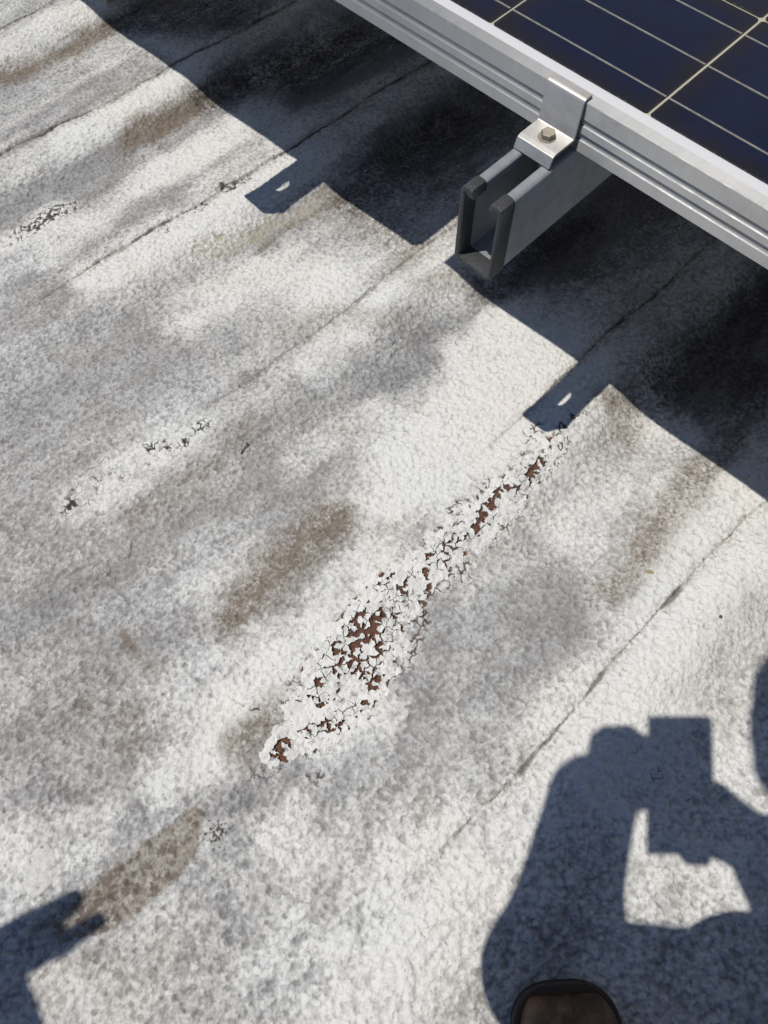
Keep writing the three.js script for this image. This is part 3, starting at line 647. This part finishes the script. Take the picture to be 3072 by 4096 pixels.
// local axes on the roof: right, forward (of the photographer) and up
const TURN = 0.81618, HOME = [0.26591, 0.4634];
const at = (r, f, h) => [HOME[0] + r * cos(TURN) - f * sin(TURN), h, HOME[1] - r * sin(TURN) - f * cos(TURN)];
const lens = (r, u, d) => { const p = at(r, 0.917 * u + 0.398 * d, 0.8116 + 0.398 * u - 0.917 * d); return p; };   // beside the phone: right, towards its top, away from its screen
const way = (r, u, d) => vec(lens(r, u, d)).sub(vec(lens(0, 0, 0))).toArray();
const mix = (a, b, t) => a.map((v, i) => lerp(v, b[i], t));
const chain = (pts, rs) => pts.slice(1).map((p, i) => [pts[i], rs[i], p, rs[i + 1]]);
function headBones(c, face, up) {                               // skull, jaw, nose, ears; face and up are unit vectors
  const F = vec(face).normalize(), U = vec(up).addScaledVector(F, -vec(up).dot(F)).normalize(), S = new THREE.Vector3().crossVectors(U, F);
  const P = (s, u, f) => vec(c).addScaledVector(S, s).addScaledVector(U, u).addScaledVector(F, f).toArray();
  const bones = [[P(0, 0.03, -0.02), 0.08, P(0, 0.025, 0.012), 0.074], [P(0, -0.03, 0.02), 0.058, P(0, -0.075, 0.05), 0.036], [P(0, 0.01, 0.086), 0.009, P(0, -0.022, 0.101), 0.0125], [P(-0.03, 0.02, 0.074), 0.012, P(0.03, 0.02, 0.074), 0.012], [P(-0.018, -0.052, 0.078), 0.008, P(0.018, -0.052, 0.078), 0.008]];
  for (const s of [-1, 1]) bones.push([P(s * 0.077, 0.02, -0.012), 0.012, P(s * 0.078, -0.02, -0.006), 0.01], [P(s * 0.04, -0.015, 0.055), 0.022, P(s * 0.034, -0.03, 0.06), 0.018]);
  return { bones, P };
}
function handBones(wrist, dir, palmN, curl, spreadOut, side, tuck) { // palm, four fingers of unequal length, thumb off the side
  const D = vec(dir).normalize(), Nn = vec(palmN).addScaledVector(D, -vec(palmN).dot(D)).normalize(), S = new THREE.Vector3().crossVectors(D, Nn).multiplyScalar(side);
  const P = (s, d, n) => vec(wrist).addScaledVector(S, s).addScaledVector(D, d).addScaledVector(Nn, n).toArray(), out = [];
  for (const s of [-0.026, -0.009, 0.009, 0.026]) out.push([P(s * 0.6, 0.005, 0), 0.017, P(s, 0.08, 0), 0.0125]);
  [[-0.029, 0.06], [-0.01, 0.073], [0.01, 0.08], [0.029, 0.07]].forEach(([s, l], i) => {
    const c = Array.isArray(curl) ? curl[i] : curl; let d = 0.084, n = 0, a = 0, x = s; const pts = [P(x, d, n)];
    const bend = tuck === 'pinch' ? 0.75 : 0;
    for (const q of [0.46, 0.31, 0.23]) { a += c; d += l * q * cos(a) * cos(bend); x -= l * q * sin(bend); n += l * q * sin(a); x += s * spreadOut * q; pts.push(P(x, d, n)); }
    out.push(...chain(pts, [0.0098, 0.009, 0.0082, 0.0072]));
  });
  const th = tuck === 'pinch' ? [P(0.012, 0.016, 0.01), P(0.014, 0.05, 0.022), P(0.008, 0.09, 0.028), P(0, 0.136, 0.028)] : tuck ? [P(0.022, 0.02, 0.008), P(0.036, 0.046, 0.022), P(0.03, 0.07, 0.034), P(0.016, 0.084, 0.04)] : [P(0.024, 0.018, 0.004), P(0.05, 0.046, 0.014), P(0.057, 0.078, 0.022), P(0.054, 0.108, 0.026)];
  out.push(...chain(th, [0.016, 0.0125, 0.0105, 0.0085]));
  return out;
}
const skinMat = std(0.42, 0.24, 0.16, 0.6), hairMat = std(0.03, 0.02, 0.014, 0.7), eyeMat = std(0.7, 0.68, 0.65, 0.2), irisMat = std(0.04, 0.025, 0.015, 0.2);
const shirtA = std(0.09, 0.11, 0.16, 0.9), shirtB = std(0.16, 0.17, 0.18, 0.9), jeans = std(0.035, 0.05, 0.09, 0.92);
const leatherTex = dataTex(256, 256, (i, j) => { const n = fbm(i / 22, j / 22, 401), v = 0.55 + 0.9 * sstep(0.35, 0.75, n) + 0.25 * (vn(i / 2, j / 2, 402) - 0.5); return [0.12 * v, 0.056 * v, 0.026 * v]; });
const leather = new THREE.MeshStandardMaterial({ map: scaled(leatherTex, 9), bumpMap: scaled(roughTex, 14), bumpScale: 0.0005, roughness: 0.5, side: THREE.DoubleSide });
const soleMat = std(0.03, 0.022, 0.017, 0.75), weltMat = std(0.075, 0.05, 0.036, 0.7), stitchMat = std(0.16, 0.11, 0.06, 0.8);

// a boot, toe at the origin pointing along +x, sole on y = 0
const bootHalf = (s, w) => w * (s < 0.045 ? pow(1 - pow(1 - s / 0.045, 2.6), 1 / 2.6) * 0.93 + 0 : lerp(0.93, 1, sstep(0.045, 0.1, s))) * (s > 0.1 ? lerp(1, 0.7, sstep(0.1, 0.19, s)) : 1) * (s > 0.25 ? sqrt(max(0, 1 - pow((s - 0.25) / 0.052, 2))) * 1.0 : 1);
function ring(w, inset, y, S = 64) { const pts = []; for (let k = 0; k < S; k++) { const a = k / S * 2 * PI, s = 0.151 - 0.151 * cos(a) * 1, ss = clamp(inset + s * (1 - inset / 0.151), 0.0004, 0.3015), b = max(0, bootHalf(ss, w) - inset) * (sin(a) >= 0 ? 1 : -1) * (abs(sin(a)) < 1e-6 ? 0 : 1); pts.push([-ss, y, b]); } return pts; }
function loft(rings, cap = true) {
  const n = rings[0].length, P = [], I = [], U = [];
  for (const r of rings) for (const p of r) { P.push(...p); U.push(p[0], p[2]); }
  for (let k = 0; k < rings.length - 1; k++) for (let q = 0; q < n; q++) { const a = k * n + q, b = k * n + (q + 1) % n; I.push(a, b, a + n, b, b + n, a + n); }
  if (cap) for (const [k, flip] of [[0, 1], [rings.length - 1, 0]]) { const c = P.length / 3, r = rings[k]; P.push(...[0, 1, 2].map((i) => r.reduce((s, p) => s + p[i], 0) / n)); U.push(0, 0); for (let q = 0; q < n; q++) { const a = k * n + q, b = k * n + (q + 1) % n; I.push(...(flip ? [c, b, a] : [c, a, b])); } }
  const g = new THREE.BufferGeometry(); g.setAttribute('position', new THREE.Float32BufferAttribute(P, 3)); g.setAttribute('uv', new THREE.Float32BufferAttribute(U, 2)); g.setIndex(I); g.computeVertexNormals();
  return g;
}
function upperGeo(w) {                                          // vamp and shaft as sections across the foot
  const rings = [], n = 36;
  const H = (s) => (s < 0.12 ? 0.03 + 0.036 * pow(sstep(-0.05, 0.12, s), 1) + 0 : lerp(0.066, 0.115, sstep(0.1, 0.2, s)));
  for (let k = 0; k <= 40; k++) {
    const s = 0.0095 + 0.287 * pow(k / 40, 1.15), b = max(0.002, bootHalf(s, w) - 0.0075), e = sstep(0.0085, 0.045, s), h = lerp(0.3, 1, sqrt(clamp((s - 0.0095) / 0.03))) * H(s) * (s > 0.27 ? sqrt(max(0.02, 1 - pow((s - 0.27) / 0.028, 2))) : 1), r = [];
    for (let q = 0; q < n; q++) { const a = PI * q / (n - 1), cx = cos(a), sy = sin(a); r.push([-s, 0.0165 + h * pow(sy, 0.62), b * Math.sign(cx) * pow(abs(cx), 0.72)]); }
    for (let q = 1; q < 6; q++) r.push([-s, 0.0165, lerp(-b, b, q / 6)]);
    rings.push(r);
  }
  return loft(rings);
}
function makeBoot(parent, [x, y, z], dir, label) {
  const o = new THREE.Group(); o.name = 'boot'; o.userData.label = label; parent.add(o);
  o.position.set(x, y, z); o.rotation.y = Math.atan2(-dir[2], dir[0]);
  const w = 0.0565;
  const put = (n, g, m) => { const q = obj(n, g, m, o); return q; };
  put('sole', loft([ring(w, 0.002, 0), ring(w, 0, 0.002), ring(w, 0, 0.0085), ring(w, 0.001, 0.0095)]), soleMat);
  put('welt', loft([ring(w, 0.0015, 0.0093), ring(w, 0.0003, 0.0105), ring(w, 0.0006, 0.0142), ring(w, 0.003, 0.0152)]), weltMat);
  put('vamp', upperGeo(w), leather);
  const st = []; for (const p of ring(w, 0.0046, 0.0154, 150)) if (p[0] > -0.16) st.push(new THREE.BoxGeometry(0.0018, 0.0008, 0.0011).translate(...p));
  put('stitching', st, stitchMat);
  return o;
}
function clothe(t, name, bones, grow, mat, cell = 0.012) { return obj(name, skin(bones.map(([a, ra, b, rb]) => [a, ra + grow, b, rb + grow]), cell, 0.02), mat, t); }
function finishHead(t, P, hatMat) {
  for (const s of [-1, 1]) { const e = obj('eye', new THREE.SphereGeometry(0.0115, 16, 12), eyeMat, t); e.position.set(...P(s * 0.031, 0.008, 0.074)); const i = obj('iris', new THREE.SphereGeometry(0.0055, 12, 8), irisMat, t); i.position.set(...P(s * 0.031, 0.006, 0.0825)); }
  obj('hair', skin([[P(0, 0.045, -0.03), 0.078, P(0, 0.05, 0.0), 0.073], [P(0, -0.01, -0.05), 0.06, P(0, 0.03, -0.045), 0.07]], 0.008, 0.01), hatMat, t);
}

// the photographer, on one knee, phone held out at waist height
{
  const t = thing('person', 'person kneeling over the roof with a phone, one brown boot toe in view', 'person', [0, 0, 0]);
  const headC = at(0.077, -0.03, 1.115), neck = at(0.13, -0.25, 1.02), hipC = at(0.07, -0.6, 0.45), chest = at(0.075, -0.33, 0.86), waist = at(0.07, -0.47, 0.65);
  const shL = at(-0.11, -0.255, 0.92), elL = at(-0.08, -0.19, 0.615), wrL = lens(-0.108, -0.014, -0.085);
  const shR = at(0.30, -0.315, 0.92), elR = at(0.325, -0.185, 0.645), wrR = lens(0.078, -0.088, -0.085);
  const hpL = at(-0.01, -0.6, 0.44), knL = at(-0.03, -0.42, 0.08), anL = at(-0.02, -0.8, 0.09), hpR = at(0.15, -0.59, 0.44), knR = at(0.165, -0.22, 0.47), anR = at(0.165, -0.37, 0.11);
  const fwd = vec(at(0, 1, 0)).sub(vec(at(0, 0, 0))).toArray(), rgt = vec(at(1, 0, 0)).sub(vec(at(0, 0, 0))).toArray();
  const torso = [[hipC, 0.13, waist, 0.125], [waist, 0.125, chest, 0.135], [chest, 0.12, mix(chest, neck, 0.7), 0.09], [shL, 0.06, mix(chest, neck, 0.5), 0.09], [shR, 0.06, mix(chest, neck, 0.5), 0.09]];
  const armL = chain([shL, elL, wrL], [0.054, 0.037, 0.032]), armR = chain([shR, elR, wrR], [0.058, 0.046, 0.033]);
  const legs = [...chain([hpL, knL, anL], [0.088, 0.06, 0.045]), ...chain([hpR, knR, anR], [0.088, 0.062, 0.045])];
  const { bones: hb, P } = headBones(headC, vec(at(-0.02, -0.03, 0.8)).sub(vec(headC)).normalize().toArray(), fwd);
  const n1 = [[neck, 0.06, mix(neck, headC, 0.6), 0.055], [mix(chest, neck, 0.8), 0.07, neck, 0.06]];
  const hl = handBones(wrL, way(0.84, 0.06, 0.5), way(-0.5, 0, 0.84), 1.2, 0, 1, true), hr = handBones(wrR, way(-0.3, 0.15, 0.85), way(-0.9, 0, -0.3), 1.25, 0, 1, true);
  const body = obj('body', join([skin([...torso, ...armL, ...armR, ...legs, ...n1], 0.012, 0.018), skin([...hb, n1[0]], 0.005, 0.008), skin([[mix(wrL, elL, 0.15), 0.03, wrL, 0.027], ...hl], 0.0042, 0.003), skin([[mix(wrR, elR, 0.15), 0.03, wrR, 0.027], ...hr], 0.0042, 0.003)]), skinMat, t);
  clothe(t, 'jacket', [...torso, ...armL.map(([a, ra, b, rb], i) => (i ? [a, ra, mix(a, b, 0.97), rb] : [a, ra, b, rb])), ...armR.map(([a, ra, b, rb], i) => (i ? [a, ra, mix(a, b, 0.97), rb] : [a, ra, b, rb]))], 0.013, shirtA);
  clothe(t, 'trousers', [[mix(hipC, waist, 0.2), 0.125, hipC, 0.13], ...legs], 0.011, jeans);
  finishHead(t, P, hairMat);
  const toe = at(0.153, -0.152, 0), bootDir = vec(rgt).multiplyScalar(-0.02).add(vec(fwd)).toArray();
  makeBoot(t, toe, bootDir, 'brown leather boot toe with a dark stitched welt');
  makeBoot(t, at(-0.02, -0.8, 0.0), bootDir);
  // the phone
  const ph = new THREE.Group(); ph.name = numbered('phone'); scene.add(ph); tag(ph, 'phone held out over the roof, its blocky shadow at lower right', 'phone');
  ph.rotation.order = 'YXZ'; ph.rotation.set(-1.16114, TURN, -0.03826); ph.position.set(0.26591, 0.81156, 0.4634);
  const bodyG = new RoundedBoxGeometry(0.0715, 0.147, 0.0078, 4, 0.0036).translate(0.0155, -0.034, 0.0085);
  obj('phone_body', bodyG, std(0.05, 0.05, 0.055, 0.35, 0.6), ph);
  obj('screen', new RoundedBoxGeometry(0.067, 0.142, 0.0008, 2, 0.0003).translate(0.0155, -0.034, 0.0127), std(0.01, 0.01, 0.012, 0.1), ph);
  obj('lens_ring', new THREE.TorusGeometry(0.0062, 0.0012, 8, 32).translate(0, 0, 0.004), std(0.2, 0.2, 0.21, 0.3, 0.9), ph);
}
// someone at the left reaching out with thumb and finger apart
{
  const t = thing('person', 'person at left whose reaching hand throws the shadow at lower left', 'person', [0, 0, 0]);
  const o = -0.02;
  const headC = at(-1.06, -0.52, 1.47), neck = at(-1.11, -0.58, 1.35), chest = at(-1.15, -0.64, 1.16), waist = at(-1.19, -0.69, 1.02), hipC = at(-1.2, -0.71, 0.93);
  const shR = at(-0.98, -0.66, 1.24), elR = at(-0.675, -0.42, 1.0), wrR = at(-0.75, -0.184, 0.865);
  const shL = at(-1.27, -0.47, 1.26), elL = at(-1.31, -0.42, 0.97), wrL = at(-1.24, -0.26, 0.8);
  const hpL = at(-1.26, -0.63, 0.92), knL = at(-1.26, -0.59, 0.5), anL = at(-1.27, -0.63, 0.1), hpR = at(-1.12, -0.77, 0.92), knR = at(-1.1, -0.74, 0.5), anR = at(-1.1, -0.79, 0.1);
  const fwd = vec(at(0.75, 0.66, 0)).sub(vec(at(0, 0, 0))).toArray();
  const torso = [[hipC, 0.13, waist, 0.12], [waist, 0.12, chest, 0.135], [chest, 0.12, mix(chest, neck, 0.7), 0.085], [shL, 0.06, mix(chest, neck, 0.5), 0.09], [shR, 0.06, mix(chest, neck, 0.5), 0.09]];
  const armL = chain([shL, elL, wrL], [0.055, 0.042, 0.03]), armR = chain([shR, elR, wrR], [0.055, 0.045, 0.031]);
  const legs = [...chain([hpL, knL, anL], [0.085, 0.06, 0.045]), ...chain([hpR, knR, anR], [0.085, 0.06, 0.045])];
  const { bones: hb, P } = headBones(headC, vec(fwd).add(new THREE.Vector3(0, -0.5, 0)).toArray(), [0, 1, 0]);
  const n1 = [[neck, 0.058, mix(neck, headC, 0.6), 0.055], [mix(chest, neck, 0.8), 0.07, neck, 0.06]];
  const dirOf = (r, f, h) => vec(at(r, f, h)).sub(vec(at(0, 0, 0))).toArray();
  const hr = handBones(wrR, dirOf(0.87, 0.45, -0.12), dirOf(0.45, -0.87, 0), [0.06, 0.04, 0.02, 0], 0, -1, 'pinch'), hl = handBones(wrL, fwd, [0, -1, 0], 0.4, 0, -1);
  obj('body', join([skin([...torso, ...armL, ...armR, ...legs, ...n1], 0.013, 0.018), skin([...hb, n1[0]], 0.005, 0.008), skin([[mix(wrR, elR, 0.15), 0.03, wrR, 0.027], ...hr], 0.0042, 0.003), skin([[mix(wrL, elL, 0.15), 0.03, wrL, 0.027], ...hl], 0.0042, 0.003)]), skinMat, t);
  clothe(t, 'jacket', [...torso, ...armL, ...armR.map(([a, ra, b, rb], i) => (i ? [a, ra, mix(a, b, 0.9), rb] : [a, ra, b, rb]))], 0.014, shirtB, 0.013);
  clothe(t, 'trousers', [[mix(hipC, waist, 0.25), 0.12, hipC, 0.13], ...legs], 0.012, jeans, 0.013);
  finishHead(t, P, hairMat);
  makeBoot(t, at(-1.17, -0.47, 0), fwd); makeBoot(t, at(-1.0, -0.63, 0), fwd);
}
renderer.render(scene, camera);
